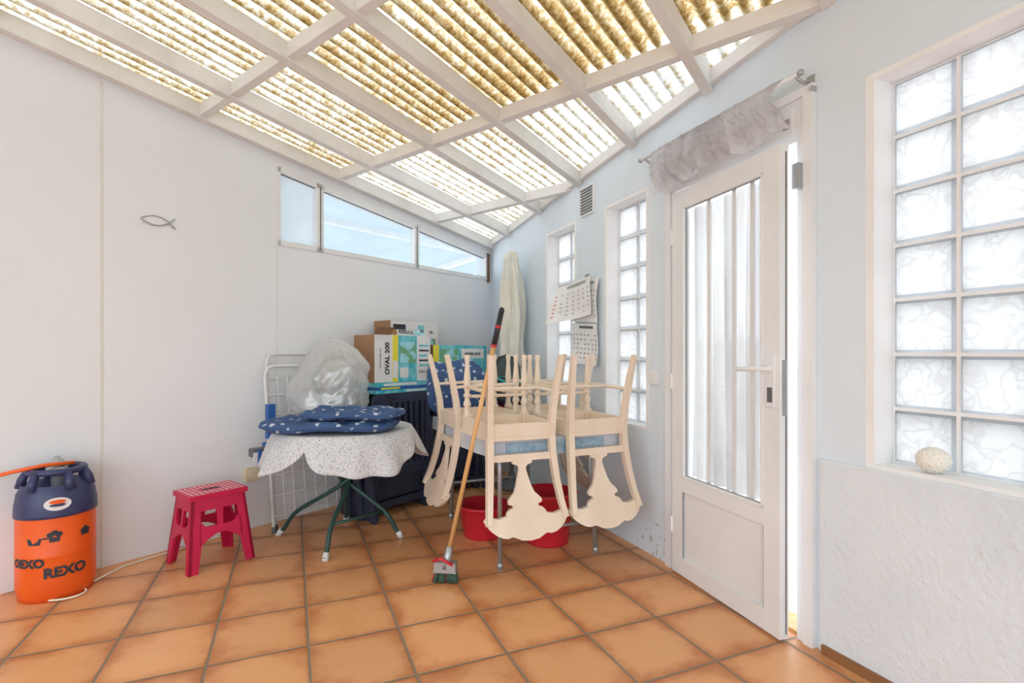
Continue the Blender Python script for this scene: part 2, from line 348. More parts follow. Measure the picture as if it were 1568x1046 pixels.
# back wall behind the camera; its wide window opening is added for extra daylight
d=(R-L); ang=math.atan2(d.y,d.x); ln=d.length
mb=MB(); a0,a1=.8,ln-.8
mb.box(-.2,a0,-.15,0,0,3.35); mb.box(a1,ln+.2,-.15,0,0,3.35); mb.box(a0,a1,-.15,0,0,.15); mb.box(a0,a1,-.15,0,2.35,3.35)
mb.build('wall_back',[plaster],loc=L,rot=ang)
mb=MB()
mb.box(a0,a1,-.10,-.05,.15,.20); mb.box(a0,a1,-.10,-.05,2.30,2.35)
nb=6
for i in range(nb+1):
    x=a0+(a1-a0)*i/nb; mb.box(max(a0,x-.03),min(a1,x+.03),-.10,-.05,.20,2.30)
mb.build('added_light_window',[white_alu],loc=L,rot=ang)  # frame bars of the added, unseen opening that brightens the walls

# roof: rafters, noggings, plates, corrugated sheet
def tend(s,w=1.886): return (w-.4932*s)/.8695
def tbeg(s): return -1.682+.6727*s
rs=[-3.02,-2.43,-1.884,-1.334,-.802,-.26,.28,.82,1.36,1.9,2.44]
def zs(s,t,o): return zS(s,t)+o
mb=MB()
def rprism(s0,s1,t00,t01,t10,t11,o0,o1):
    mb.hexa([(s0,t00,zs(s0,t00,o0)),(s1,t10,zs(s1,t10,o0)),(s1,t11,zs(s1,t11,o0)),(s0,t01,zs(s0,t01,o0)),
             (s0,t00,zs(s0,t00,o1)),(s1,t10,zs(s1,t10,o1)),(s1,t11,zs(s1,t11,o1)),(s0,t01,zs(s0,t01,o1))])
for s in rs:
    a,b=s-.027,s+.027; rprism(a,b,tbeg(a),tend(a),tbeg(b),tend(b),-.005,.085)
rprism(-3.446,-3.39,tbeg(-3.446),tend(-3.446),tbeg(-3.39),tend(-3.39),-.005,.085)
alls=[-3.42]+rs
for i in range(len(alls)-1):
    a,b=alls[i]+.024,alls[i+1]-.024
    for t in (-2.44,-1.48,-.52,.42,1.36,2.32,3.31):
        if t>tbeg(b)+.05 and t<tend(a)-.02:
            rprism(a,b,t-.022,t+.022,t-.022,t+.022,.008,.08)
ob=mb.build('roof_rafters',[beam_paint],rot=aS,bevel=.003)
mb=MB()
for l0,l1 in ((-2.5,5.03),):
    o0,o1=.02,.088
    P=[(1.855,l0),(1.886,l0),(1.886,l1),(1.855,l1-.05)]
    mb.hexa([(w,l,zW(w,l)+o0) for w,l in P]+[(w,l,zW(w,l)+o1) for w,l in P])
mb.build('trim_3',[beam_paint],rot=aW,bevel=.003)
mb=MB()
pitch=.076; step=pitch/8; ns=int((3.2+3.62)/step); vs=[];fs=[];nt_=14
for i in range(ns+1):
    s=-3.62+i*step; t0=tbeg(s)-.15; t1=tend(s,2.16)
    for j in range(nt_+1):
        t=t0+(t1-t0)*j/nt_; vs.append((s,t,zS(s,t)+.102+.014*math.sin(2*PI*s/pitch)))
for i in range(ns):
    for j in range(nt_):
        a=i*(nt_+1)+j; fs.append((a,a+nt_+1,a+nt_+2,a+1))
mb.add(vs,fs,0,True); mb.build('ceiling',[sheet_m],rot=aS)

# clerestory window
mb=MB(); t0,t1=1.845,4.055; zb=1.885
def zt(t): return zS(-3.47,t)-.075
sx=-3.47
mb.box(-3.50,-3.44,t0,t1,zb,zb+.035,0)
mb.beam((sx,t0,zt(t0)-.015),(sx,t1,zt(t1)-.015),.06,.035,0)
for tt,w in ((t0+.012,.025),(2.172,.055),(3.109,.05),(t1-.012,.025)):
    mb.hexa([(-3.50,tt-w/2,zb),(-3.44,tt-w/2,zb),(-3.44,tt+w/2,zb),(-3.50,tt+w/2,zb),(-3.50,tt-w/2,zt(tt-w/2)),(-3.44,tt-w/2,zt(tt-w/2)),(-3.44,tt+w/2,zt(tt+w/2)),(-3.50,tt+w/2,zt(tt+w/2))],0)
    if w>.04: mb.box(-3.439,-3.436,tt-.003,tt+.003,zb+.01,zt(tt)-.02,4)
for a,b,m in ((t0+.025,2.145,2),(2.20,3.084,1),(3.134,t1-.025,1)):
    mb.add([(-3.475,a,zb+.035),(-3.475,b,zb+.035),(-3.475,b,zt(b)-.03),(-3.475,a,zt(a)-.03)],[(0,1,2,3)],m)
    mb.box(-3.474,-3.468,a,a+.006,zb+.035,zt(a)-.03,4); mb.box(-3.474,-3.468,a,b,zb+.035,zb+.040,4)
    mb.beam((-3.471,a,zt(a)-.035),(-3.471,b,zt(b)-.035),.006,.006,4)
mb.box(-3.50,-3.435,t1-.005,t1+.035,zb-.02,zt(t1)+.02,3)
mb.build('window_1',[white_alu,blue_glass,awning_w,wood_brown,dgrey],rot=aS)
# neighbouring awning beyond it
mb=MB()
def aw(u,v):
    s=-3.66-3.6*u; t=.5+6*v; return (s,t,2.56-.05*(u*3.6)+.006*math.sin(u*3.6*2*PI/.10))
mb.grid(aw,400,2,0,True)
mb.beam((-4.6,.5,2.46),(-4.6,6.5,2.46),.05,.06,1)
mb.beam((-3.75,5.1,2.50),(-7.2,5.9,2.33),.10,.06,1)
mb.build('neighbour_awning',[awning_m,ext_wall],rot=aS)

# glass block windows
def blockwin(name,o,cols,rows):
    mb=MB(); l0,l1,z0,z1=o; g=.012; wg=2.005
    W=(l1-l0)/cols; H=(z1-z0)/rows
    for c in range(cols+1):
        x=l0+c*W; mb.box(wg-.012,wg+.03,max(l0,x-g*.5),min(l1,x+g*.5),z0,z1,1)
    for r in range(rows+1):
        z=z0+r*H; mb.box(wg-.0118,wg+.03,l0,l1,max(z0,z-g*.5),min(z1,z+g*.5),1)
    for c in range(cols):
        for r in range(rows):
            a=l0+c*W+g/2; b=a+W-g; p=z0+r*H+g/2; q=p+H-g; e=.010
            vs=[(wg-.004,a,p),(wg-.004,b,p),(wg-.004,b,q),(wg-.004,a,q),(wg-.02,a+e,p+e),(wg-.02,b-e,p+e),(wg-.02,b-e,q-e),(wg-.02,a+e,q-e)]
            mb.add(vs,[(0,4,5,1),(1,5,6,2),(2,6,7,3),(3,7,4,0)],2); mb.add(vs,[(4,7,6,5)],0)
    e=.002
    mb.box(1.884,wg+.03,l0-.001,l0+e,z0,z1,1); mb.box(1.884,wg+.03,l1-e,l1+.001,z0,z1,1)
    mb.box(1.884,wg+.03,l0,l1,z0-.001,z0+e,1); mb.box(1.884,wg+.03,l0,l1,z1-e,z1+.001,1)
    bo=.028
    mb.box(1.8845,1.887,l1,l1+bo,z0-bo*.5,z1+bo*.6,1); mb.box(1.8845,1.887,l0-bo,l0,z0-bo*.5,z1+bo*.6,1); mb.box(1.8845,1.887,l0,l1,z1,z1+bo*.6,1); mb.box(1.8845,1.887,l0,l1,z0-bo*.5,z0,1)
    mb.build(name,[block_m,white_paint,edge_m],rot=aW)
blockwin('window_2',wA,2,7); blockwin('window_3',wB,2,7); blockwin('window_4',wC,4,7)

# door frame
mb=MB()
mb.box(1.872,1.94,dr[0],dr[0]+.045,0,2.17); mb.box(1.872,1.94,dr[1]-.045,dr[1],0,2.17)
mb.box(1.872,1.94,dr[0]+.045,dr[1]-.045,2.0,2.17); mb.box(1.862,1.872,dr[0]+.06,dr[1]-.06,2.03,2.14)
mb.box(1.86,1.885,dr[0]-.03,dr[0]+.012,0,2.19); mb.box(1.86,1.885,dr[1]-.012,dr[1]+.03,0,2.19)
mb.box(1.86,1.885,dr[0]-.03,dr[1]+.03,2.165,2.20)
mb.box(1.90,2.02,dr[0],dr[1],0,.012,1)
mb.box(1.835,1.862,dr[0]+.01,dr[0]+.04,1.80,1.90,2)
mb.box(1.858,1.862,dr[0]+.07,dr[0]+.10,2.06,2.10,2)
mb.box(1.871,1.873,dr[0]+.012,dr[0]+.015,0,2.0,2); mb.box(1.8855,1.8865,dr[1]+.03,dr[1]+.033,0,2.2,2)
mb.build('door_frame',[white_alu,wood_pole,grey_metal],rot=aW,bevel=.002)
# door leaf (ajar)
H0=(1.862,2.20); H1=(1.800,1.492)
dw=math.hypot(H1[0]-H0[0],H1[1]-H0[1]); ad=math.atan2(H1[1]-H0[1],H1[0]-H0[0])
mb=MB(); zb,zt_=.012,1.978; st=.085
mb.box(0,st,-.022,.022,zb,zt_,0); mb.box(dw-st,dw,-.022,.022,zb,zt_,0)
mb.box(st,dw-st,-.022,.022,zt_-.085,zt_,0); mb.box(st,dw-st,-.022,.022,zb,.10,0); mb.box(st,dw-st,-.022,.022,.44,.51,0)
mb.box(st,dw-st,-.010,.012,.10,.44,0)
for a,b,p,q in ((st,st+.012,.51,zt_-.085),(dw-st-.012,dw-st,.51,zt_-.085)): mb.box(a,b,-.026,.0,p,q,0)
mb.box(st,dw-st,-.026,0,.51,.522,0); mb.box(st,dw-st,-.026,0,zt_-.097,zt_-.085,0)
for x in (st+.012,dw-st-.015): mb.box(x,x+.003,-.012,-.001,.522,zt_-.097,4)
mb.box(st+.012,dw-st-.012,-.012,-.001,.522,.525,4); mb.box(st+.012,dw-st-.012,-.012,-.001,zt_-.100,zt_-.097,4)
for x in (st,dw-st-.002): mb.box(x,x+.002,-.0225,-.01,.10,.44,4)
mb.add([(st,0,.51),(dw-st,0,.51),(dw-st,0,zt_-.085),(st,0,zt_-.085)],[(0,1,2,3)],1)
def cf(u,v):
    x=st+.004+u*(dw-2*st-.008); z=.515+v*(zt_-.61)
    return (x,.036+.016*math.sin(u*PI*2*7.5+.5*math.sin(v*3))+.008*math.sin(u*31+v*2),z)
mb.grid(cf,140,12,2)
for x in (.25,.42,.53):
    mb.box(x-.012,x+.012,.008,.015,.51,zt_-.085,0)
# handle + lock
mb.box(dw-.062,dw-.022,-.030,-.022,.93,1.14,0)
mb.tube([(dw-.042,-.022,1.085),(dw-.042,-.065,1.085),(dw-.055,-.072,1.085),(dw-.18,-.072,1.08)],.010,0)
mb.box(dw-.055,dw-.030,-.033,-.030,.95,1.01,3)
mb.tube([(dw-.042,.022,1.085),(dw-.042,.065,1.085),(dw-.15,.07,1.08)],.010,0)
for z in (.25,1.0,1.75): mb.tube([(-.006,-.02,z-.04),(-.006,-.02,z+.04)],.009,0)
mb.box(dw-.001,dw+.002,.006,.012,.03,1.95,3); mb.box(dw-.001,dw+.003,-.010,.010,.90,1.12,4)
mb.build('door_1',[white_alu,glass,sheer_white,dgrey,mgrey],loc=locW(H0[0],H0[1],0),rot=aW+ad,bevel=.0015)

# curtain rod + draped scarf valance
mb=MB()
mb.tube([(1.80,1.42,2.225),(1.80,2.42,2.225)],.009,0)
for l in (1.42,2.42): mb.ball((1.80,l,2.225),(.013,.014,.013),1,8)
for l in (1.44,2.38): mb.tube([(1.886,l,2.205),(1.83,l,2.205),(1.80,l,2.22)],.007,1); mb.box(1.88,1.886,l-.015,l+.015,2.17,2.24,1)
mb.build('curtain_rod',[white_alu,grey_metal],rot=aW)
mb=MB()
def val(u,v):
    l=1.50+u*.76
    drop=.17+.06*math.sin(PI*min(1,u*1.05))**.8+.03*math.sin(u*9+1)+(.09*max(0,(u-.75)/.25))
    ph=u*44+v*7*math.sin(u*3)
    if v<.10:
        a=PI*(1-v/.10); return (1.80+.014*math.cos(a),l,2.225+.014*math.sin(a))
    k=(v-.10)/.90
    wr_=noise.noise(Vector((u*9,k*4,1)))*.02*k+noise.noise(Vector((u*22+k*8,k*9,4)))*.014
    f=.014*math.sin(ph)+.010*math.sin(ph*2.3+1)+.012*math.sin(k*13-u*16)*k
    sag=.05*math.sin(PI*k)
    return (1.786-sag*.6-.012+f*k**.5+wr_,l+.02*math.sin(k*5+u*7)+.05*k*(u-.5),2.225-drop*k+.012*math.sin(u*21)*k)
mb.grid(val,160,40,0)
mb.build('valance_curtain',[sheer_grey],rot=aW)

# wall items on the right wall
mb=MB(); c=3.125; mb.box(1.874,1.886,c-.09,c+.09,2.10,2.30,0)
for i in range(9): mb.box(1.868,1.874,c-.075,c+.075,2.115+i*.02,2.124+i*.02,1)
mb.build('vent_grille',[white_alu,dgrey],rot=aW)
mb=MB(); c=5.033-2.625; mb.box(1.876,1.886,c-.04,c+.04,.97,1.05); mb.box(1.872,1.876,c-.022,c+.022,.985,1.035); mb.build('light_switch',[white_alu],rot=aW,bevel=.003)
mb=MB()
def page(l0,l1,z0,z1,curl,tilt,hd,seed):
    def fn(u,v):
        l=l0+(l1-l0)*u; z=z1+(z0-z1)*v+tilt*(u-.5)
        return (1.880-hd-curl*(u**2)*(.35+.65*v)-.012*math.sin(v*4+seed)-.02*v,l,z)
    mb.grid(fn,12,12,0)
    for r in range(6):
        for cc in range(7):
            u=.08+.84*cc/6; v=.28+.62*r/5.5
            p=[fn(u+du,v+dv) for du,dv in ((-.022,-.013),(.022,-.013),(.022,.014),(-.022,.014))]
            if random.random()<.9: mb.add([(q[0]-.003,q[1],q[2]) for q in p],[(0,1,2,3)],2 if cc==6 else 1)
    p=[fn(a,b) for a,b in ((.15,.06),(.7,.06),(.7,.12),(.15,.12))]; mb.add([(q[0]-.003,q[1],q[2]) for q in p],[(0,1,2,3)],1)
page(2.96,3.28,1.36,1.66,.02,.03,.01,0)
page(3.0,3.36,1.38,1.64,.16,-.05,.04,1)
mb.box(1.872,1.885,3.1,3.14,1.66,1.69,1)
mb.build('wall_calendar',[paper,mgrey,pinkpaper],rot=aW)
mb=MB()
page(2.96,3.27,1.07,1.35,.03,.02,.015,2)
mb.build('wall_calendar',[paper,dgrey,pinkpaper],rot=aW)

# left wall items
mb=MB(); k=4.123-2.985; z=1.905
up=[];dn=[]
for i in range(17):
    x=-.085+.14*i/16; h=.026*math.sin(PI*i/16)**.8
    up.append((-3.438,k+x,z+h)); dn.append((-3.438,k+x,z-h))
up.append((-3.438,k+.085,z-.032)); dn.append((-3.438,k+.085,z+.028))
mb.tube(up,.0035,0,6); mb.tube(dn,.0035,0,6)
mb.add([(-3.440,k-.085+.14*i/16,z+.022*math.sin(PI*i/16)**.8) for i in range(17)]+[(-3.440,k-.085+.14*i/16,z-.024*math.sin(PI*i/16)**.8) for i in range(17)],[(i,i+1,i+18,i+17) for i in range(16)],1)
mb.build('fish_wall_ornament',[grey_metal,white_alu],rot=aS)
mb=MB(); k=4.123-2.458; mb.box(-3.446,-3.41,k-.045,k+.045,.315,.40,0)
mb.box(-3.409,-3.405,k-.025,k+.025,.335,.385,1)
mb.build('wall_socket',[beige,cream],rot=aS,bevel=.004)
mb=MB()
path=[locS(-3.42,1.55,.012),locS(-3.42,1.45,.006),locS(-3.40,1.3,.006),locS(-3.36,.95,.006)]
cx,cy=locS(-3.20,.66)[:2]
loop=[Vector((cx+.10*math.cos(a),cy+.07*math.sin(a),.006+.004*(a/6))) for a in [1.2+i*.35 for i in range(19)]]
mb.tube(path+loop,.005,0,8); mb.build('power_cable',[mat('ivory_cable',(.85,.80,.66),.5)])

# ------------------------------------------------------------------ gas cylinder
mb=MB(); r=.150
mb.lathe([(.0,.012),(.125,.012),(.130,.0),(.140,.0),(.143,.03),(.150,.05),(r,.09),(r,.20),(.1515,.205),(.1515,.215),(r,.22),(r,.385)],m=0,n=48)
mb.lathe([(r,.385),(.156,.387),(.156,.40),(.154,.44),(.146,.49),(.132,.52),(.128,.53)],m=1,n=48)
mb.lathe([(.128,.53),(.11,.525),(.07,.50),(.0,.51)],m=1,n=48)
for a in (.3,1.4,2.5,3.6,4.7,5.8):
    p=[(.135*math.cos(a),.135*math.sin(a),.51),(.128*math.cos(a),.128*math.sin(a),.55),(.108*math.cos(a),.108*math.sin(a),.588)]
    mb.tube(p,[.022,.018,.016],1,8)
ring=[(.103*math.cos(a),.103*math.sin(a),.588) for a in [2*PI*i/40 for i in range(40)]]
mb.tube(ring,.016,1,10,closed=True)
mb.lathe([(.0,.65),(.012,.65),(.014,.635),(.028,.632),(.03,.61),(.03,.60),(.042,.598),(.045,.575),(.032,.57),(.022,.55),(.022,.50)],m=2,n=20)
mb.tube([(0,0,.612),(.03,.02,.612),(.055,.035,.612)],.009,2)
az=math.atan2(-2.53,2.207)
def wrap(rr,z0,da=0): return lambda x,y:(rr*math.cos(az+da+x/rr),rr*math.sin(az+da+x/rr),z0+y)
def disc(rx,rz,rr,z0,m,da=0):
    pts=[(rx*math.cos(2*PI*i/28),rz*math.sin(2*PI*i/28)) for i in range(28)]
    w=wrap(rr,z0,da); mb.add([w(0,0)]+[w(*p) for p in pts],[(0,i+1,(i+1)%28+1) for i in range(28)],m)
disc(.050,.030,.1575,.452,3,.02)
disc(.030,.010,.159,.462,0,.02); disc(.03,.007,.159,.447,1,.02)
mb.text('OEXO',.052,wrap(.1522,.185,-.78),4,.003)
mb.text('REXO',.062,wrap(.1522,.135,.22),4,.003)
w=wrap(.1518,.30,-.05)
for cx_,cz_ in ((-.015,.012),(0,.02),(.015,.012)): 
    mb.add([w(cx_+.014*math.cos(a),cz_+.012*math.sin(a)) for a in [2*PI*i/12 for i in range(12)]],[tuple(range(12))],4)
mb.add([w(-.02,.0),w(.02,.0),w(.018,-.022),w(-.018,-.022)],[(0,1,2,3)],4)
w=wrap(.1518,.29,-.55); mb.add([w(-.03,.01),w(.03,.01),w(.022,-.02),w(-.022,-.02)],[(0,1,2,3)],4); mb.add([w(.03,.012),w(.055,.012),w(.055,.004),w(.03,.004)],[(0,1,2,3)],4)
w=wrap(.1518,.30,.75); mb.add([w(-.03,0),w(0,.025),w(.03,0),w(.02,0),w(.02,-.02),w(-.02,-.02),w(-.02,0)],[(0,1,2,3,4,5,6)],4)
gx,gy=-2.20,2.525
mb.build('gas_cylinder',[orange,blue_en,grey_metal,labelw,ink],loc=(gx,gy,0))
mb=MB(); base=Vector((gx,gy,0))
mb.tube([base+Vector(p) for p in ((.056,.035,.613),(.0,-.07,.62),(-.10,-.12,.60),(-.2,-.14,.575),(-.34,-.26,.54),(-.55,-.50,.44),(-.7,-.9,.3),(-.65,-1.2,.1),(-.6,-1.4,.012))],.009,0,10)
mb.build('gas_hose',[orange])

# ------------------------------------------------------------------ folding step stool
mb=MB(); hb=(.170,.155); ht=(.135,.105); Hh=.375
def corner(i,j,z):
    k=z/Hh; return Vector((i*(hb[0]+(ht[0]-hb[0])*k),j*(hb[1]+(ht[1]-hb[1])*k),z))
th=.016
def panel(c0,c1,legw):
    def P(a,z): return corner(*c0,z).lerp(corner(*c1,z),a)
    n=(corner(*c0,0)+corner(*c1,0)); n.z=0; n.normalize()
    def F(a,z,t): p=P(a,z); return tuple(p-n*t)
    L_=(corner(*c0,0)-corner(*c1,0)).length
    def q(poly): mb.extr(poly,F,0,th,0)
    lw=legw/L_
    q([(0,0),(lw*.85,0),(lw*1.1,.12),(lw*.95,Hh),(0,Hh)]); q([(1,0),(1-lw*.85,0),(1-lw*1.1,.12),(1-lw*.95,Hh),(1,Hh)])
    q([(lw*.9,.31),(1-lw*.9,.31),(1-lw*.9,Hh),(lw*.9,Hh)])
    arch=[(lw*.9,.16)]+[(lw*1.0+(1-2*lw)*i/10,.13+.055*math.sin(PI*i/10)) for i in range(11)]+[(1-lw*.9,.16),(1-lw*.9,.225),(lw*.9,.225)]
    q(arch)
    q([(.46,.22),(.54,.22),(.56,.315),(.44,.315)])
    q([(lw*.9,.225),(lw*.9+.12,.225),(lw*.9,.26)]); q([(1-lw*.9,.225),(1-lw*.9-.12,.225),(1-lw*.9,.26)])
panel((-1,-1),(1,-1),.055); panel((-1,1),(1,1),.055); panel((-1,-1),(-1,1),.05); panel((1,-1),(1,1),.05)
mb.box(-.148,.148,-.115,.115,Hh-.005,Hh+.022,0)
for i in range(11):
    for j in range(8):
        x=-.125+i*.025; y=-.0875+j*.025
        if abs(x)<.05 and abs(y)<.02: continue
        mb.lathe([(.0065,0),(.0055,.002),(0,.0025)],(x,y,Hh+.022),1,8)
mb.box(-.045,.045,-.012,.012,Hh+.0225,Hh+.024,2)
P1=Vector((-1.653,2.667)); ctr=P1+Vector((.617,.787))*.172+Vector((-.787,.616))*.157
mb.build('step_stool',[magenta,pink,ink],loc=(ctr.x,ctr.y,0),rot=math.atan2(.787,.617),bevel=.003)

# ------------------------------------------------------------------ clothes drying rack (folded, leaning on the wall)
mb=MB()
def lean(z,o=0): return .0+.13*z/1.15+o
for o,x0,x1,hh in ((0,-.30,.30,1.14),(-.035,-.33,.27,1.06)):
    pts=[(x0,lean(0,o),.01),(x0,lean(hh-.06,o),hh-.06),(x0+.02,lean(hh-.01,o),hh-.012),(x0+.06,lean(hh,o),hh),(x1-.06,lean(hh,o),hh),(x1-.02,lean(hh-.01,o),hh-.012),(x1,lean(hh-.06,o),hh-.06),(x1,lean(0,o),.01)]
    mb.tube(pts,.011,0)
    for i in range(9 if o==0 else 7):
        z=.10+i*(hh-.16)/(9 if o==0 else 7); mb.tube([(x0,lean(z,o),z),(x1,lean(z,o),z)],.006,0,6)
for x in (-.24,-.17,-.09,-.01,.07,.15,.22): mb.tube([(x,lean(.05,-.018),.06),(x,lean(1.0,-.018),1.0)],.0055,0,6)
for x in (-.30,.30,-.33,.27): mb.lathe([(0,0),(.015,0),(.015,.035),(.01,.04)],(x,lean(0,0 if abs(x)==.3 else -.035),0),1,10)
mb.box(-.36,-.31,-.02,.02,.60,.82,2); mb.box(-.40,-.30,-.055,-.02,.56,.585,2); mb.box(-.46,-.30,-.03,.03,.50,.55,1); mb.box(-.46,-.36,-.045,-.03,.47,.53,0)
mb.box(-.44,-.42,-.06,-.045,.44,.55,2)
p=locS(-3.27,4.123-2.08)
mb.build('clothes_drying_rack',[white_tube,dgrey,blueprint],loc=p,rot=aS+PI/2,bevel=.002)

# ------------------------------------------------------------------ round folding table + cloth
tc_=Vector((-1.02,3.20,0)); feet=[Vector((-1.03,2.875,0)),Vector((-1.475,3.286,0)),Vector((-.687,3.251,0)),Vector((-1.13,3.56,0))]
mb=MB(); TR=.39
mb.lathe([(0,.665),(TR-.01,.665),(TR,.67),(TR,.683),(TR-.01,.688),(0,.688)],tc_,2,48)
pairs=((0,3),(3,0),(1,2),(2,1))
for a,b in pairs:
    f=feet[a]; g=feet[b]; topp=tc_.lerp(g,.72); off=(g-f).cross(Vector((0,0,1))).normalized()*.018
    P=[f+Vector((0,0,.012)),f.lerp(tc_,.10)+Vector((0,0,.05)),f.lerp(tc_,.32)+Vector((0,0,.17)),tc_+off+Vector((0,0,.36)),topp+off+Vector((0,0,.60)),topp+off+Vector((0,0,.664))]
    Q=[]
    for i in range(len(P)-1):
        p0=P[max(i-1,0)];p1=P[i];p2=P[i+1];p3=P[min(i+2,len(P)-1)]
        for k in range(6):
            t=k/6; Q.append(.5*((2*p1)+(-p0+p2)*t+(2*p0-5*p1+4*p2-p3)*t*t+(-p0+3*p1-3*p2+p3)*t**3))
    Q.append(P[-1]); mb.tube(Q,.0135,0)
    mb.tube([f+Vector((0,0,0)),f.lerp(tc_,.07)+Vector((0,0,.04))],.018,1)
mb.tube([feet[0].lerp(tc_,.32)+Vector((0,0,.17)),feet[2].lerp(tc_,.32)+Vector((0,0,.17))],.009,0)
mb.build('round_folding_table',[green_tube,white_tube,boxw])
mb=MB(); phi0=math.radians(-101)
def cl(u,v):
    a=2*PI*u; drop=.04+.165*abs(math.sin(2*(a-phi0)))**.5
    if v<.5:
        r=(TR+.01)*v/.5; return (r*math.cos(a),r*math.sin(a),.692)
    k=(v-.5)/.5
    fold=math.sin(a*15)*.5+math.sin(a*8+1)*.5
    r=TR+.01+.018*math.sin(min(1,k*3)*PI/2)+(.03*k+.03*fold*k)+.04*k*(drop/.25)
    return (r*math.cos(a),r*math.sin(a),.692-.012*(min(1,k*4))-drop*k*(1+.05*fold))
mb.grid(cl,240,24,0); mb.build('round_tablecloth',[cloth_dots],loc=tc_,solid=.002)
def cushion(c,r,rot,seed,tilt=0):
    mb=MB(); 
    def fn(u,v):
        a=2*PI*u; b=PI*(v-.5)
        def sp(x,p): return math.copysign(abs(x)**p,x)
        x=sp(math.cos(b),.35)*sp(math.cos(a),.5); y=sp(math.cos(b),.35)*sp(math.sin(a),.5); z=sp(math.sin(b),.85)
        p=Vector((x*r[0],y*r[1],z*r[2])); q=noise.noise(p*7+Vector((seed,0,0)))*.03+noise.noise(p*18+Vector((seed,5,0)))*.014
        p.z+=q*(.3 if z<0 else 1)*.8; p.z+= .006*math.sin(x*5+seed)
        return tuple(p)
    mb.grid(fn,90,30,0)
    mb.tube([(r[0]*math.copysign(abs(math.cos(a))**.5,math.cos(a)),r[1]*math.copysign(abs(math.sin(a))**.5,math.sin(a)),.006*math.sin(5*math.copysign(abs(math.cos(a))**.5,math.cos(a))+seed)) for a in [2*PI*i/64+.01 for i in range(64)]],.006,0,6,closed=True)
    mtx=Matrix.Translation(c)@Matrix.Rotation(rot,4,'Z')@Matrix.Rotation(tilt,4,'X')
    return mb.build('seat_cushion',[navy_floral],mtx=mtx)
cushion(Vector((-1.05,3.05,.736)),(.375,.21,.034),.10,1)
cushion(Vector((-.92,3.08,.793)),(.27,.20,.026),-.06,7)
cushion(Vector((-1.12,3.39,.732)),(.27,.12,.030),.1,4)
# plastic bag with coiled tube inside
mb=MB(); 
def bg(u,v):
    a=2*PI*u; b=v
    prof=[(.0,.24),(.02,.255),(.10,.265),(.2,.25),(.3,.215),(.38,.16),(.43,.08),(.45,.0)]
    x=b*(len(prof)-1); i=min(int(x),len(prof)-2); f=x-i
    z=prof[i][0]*(1-f)+prof[i+1][0]*f; r=prof[i][1]*(1-f)+prof[i+1][1]*f
    p=Vector((math.cos(a),math.sin(a),z*4)); rid=abs(noise.noise(p*2.2))+.35*abs(noise.noise(p*6))
    k=1+.14*noise.noise(p*1.3)+.14*(rid-.25)
    return (r*k*math.cos(a)+.05*z,r*k*.62*math.sin(a),z*(1+.08*noise.noise(Vector((p.x*2,p.y*2,3))))+.01*noise.noise(p*3)*(1 if z>.02 else 0))
mb.grid(bg,110,60,0)
for rr,tz in ((.135,.21),(.115,.24)):
    mb.tube([(rr*math.cos(a)+.05,.05*math.sin(a)-.03,tz+rr*math.sin(a)) for a in [2*PI*i/40 for i in range(40)]],.015,1,8,closed=True)
mb.box(-.14,.10,-.05,.05,.01,.07,2)
mb.build('plastic_bag',[bag_m,mgrey,labelw],loc=(-1.19,3.40,.775),rot=-.15)

# ------------------------------------------------------------------ folded slatted garden chairs (dark resin)
def garden(s,t):
    mb=MB()
    w=.26;H=.865
    mb.box(-w,-w+.045,0,.035,.0,H-.05); mb.box(w-.045,w,0,.035,.0,H-.05)
    top=[(-w,H-.07),(-w+.02,H-.01),(-w+.05,H),(w-.05,H),(w-.02,H-.01),(w,H-.07)]
    mb.extr(top,lambda a,b,t_:(a,t_,b),0,.035)
    mb.box(-w+.045,w-.045,0,.03,.28,.35)
    for i in range(8):
        x=-w+.07+i*(2*w-.14)/7; mb.box(x-.017,x+.017,.004,.024,.33,H-.05)
    mb.box(-w+.03,w-.03,.045,.075,.12,.56)
    mb.box(-w-.012,-w+.03,.04,.09,.0,.62); mb.box(w-.03,w+.012,.04,.09,.0,.62)
    mb.box(-w+.02,w-.02,.03,.06,.06,.11)
    mb.beam((-w-.02,-.03,.0),(-w-.02,.05,.66),.03,.05,0); mb.beam((w+.02,-.03,.0),(w+.02,.05,.66),.03,.05,0)
    return mb.build('garden_chair',[navy_blk],loc=locS(s,t),rot=aS+PI/2,bevel=.004)
for s in (-2.90,-3.03,-3.16): garden(s,2.49+.02*(s+2.9))
for s in (-2.93,-3.06,-3.19): garden(s,3.10)
mb=MB()
mb.box(-.27,.22,-.13,.13,0,.022,1); mb.box(-.25,.24,-.12,.13,.022,.045,0); mb.box(-.26,.20,-.125,.12,.045,.075,1)
mb.box(-.20,.10,-.1255,-.12,.052,.068,2); mb.box(.0,.18,-.1305,-.13,.005,.017,2); mb.box(-.22,-.05,-.1205,-.12,.028,.040,3)
mb.build('stacked_game_boxes',[blueprint,teal,boxw,yellow],loc=locS(-3.03,2.52,.866),rot=aS+PI/2,bevel=.002)
mb=MB()
mb.box(-.28,.28,-.13,.13,0,.03,0); mb.box(-.26,.28,-.12,.12,.03,.075,1); mb.box(-.2,.1,-.1205,-.12,.04,.065,2)
mb.build('stacked_game_boxes',[boxw,teal,yellow],loc=locS(-3.06,3.12,.866),rot=aS+PI/2,bevel=.002)

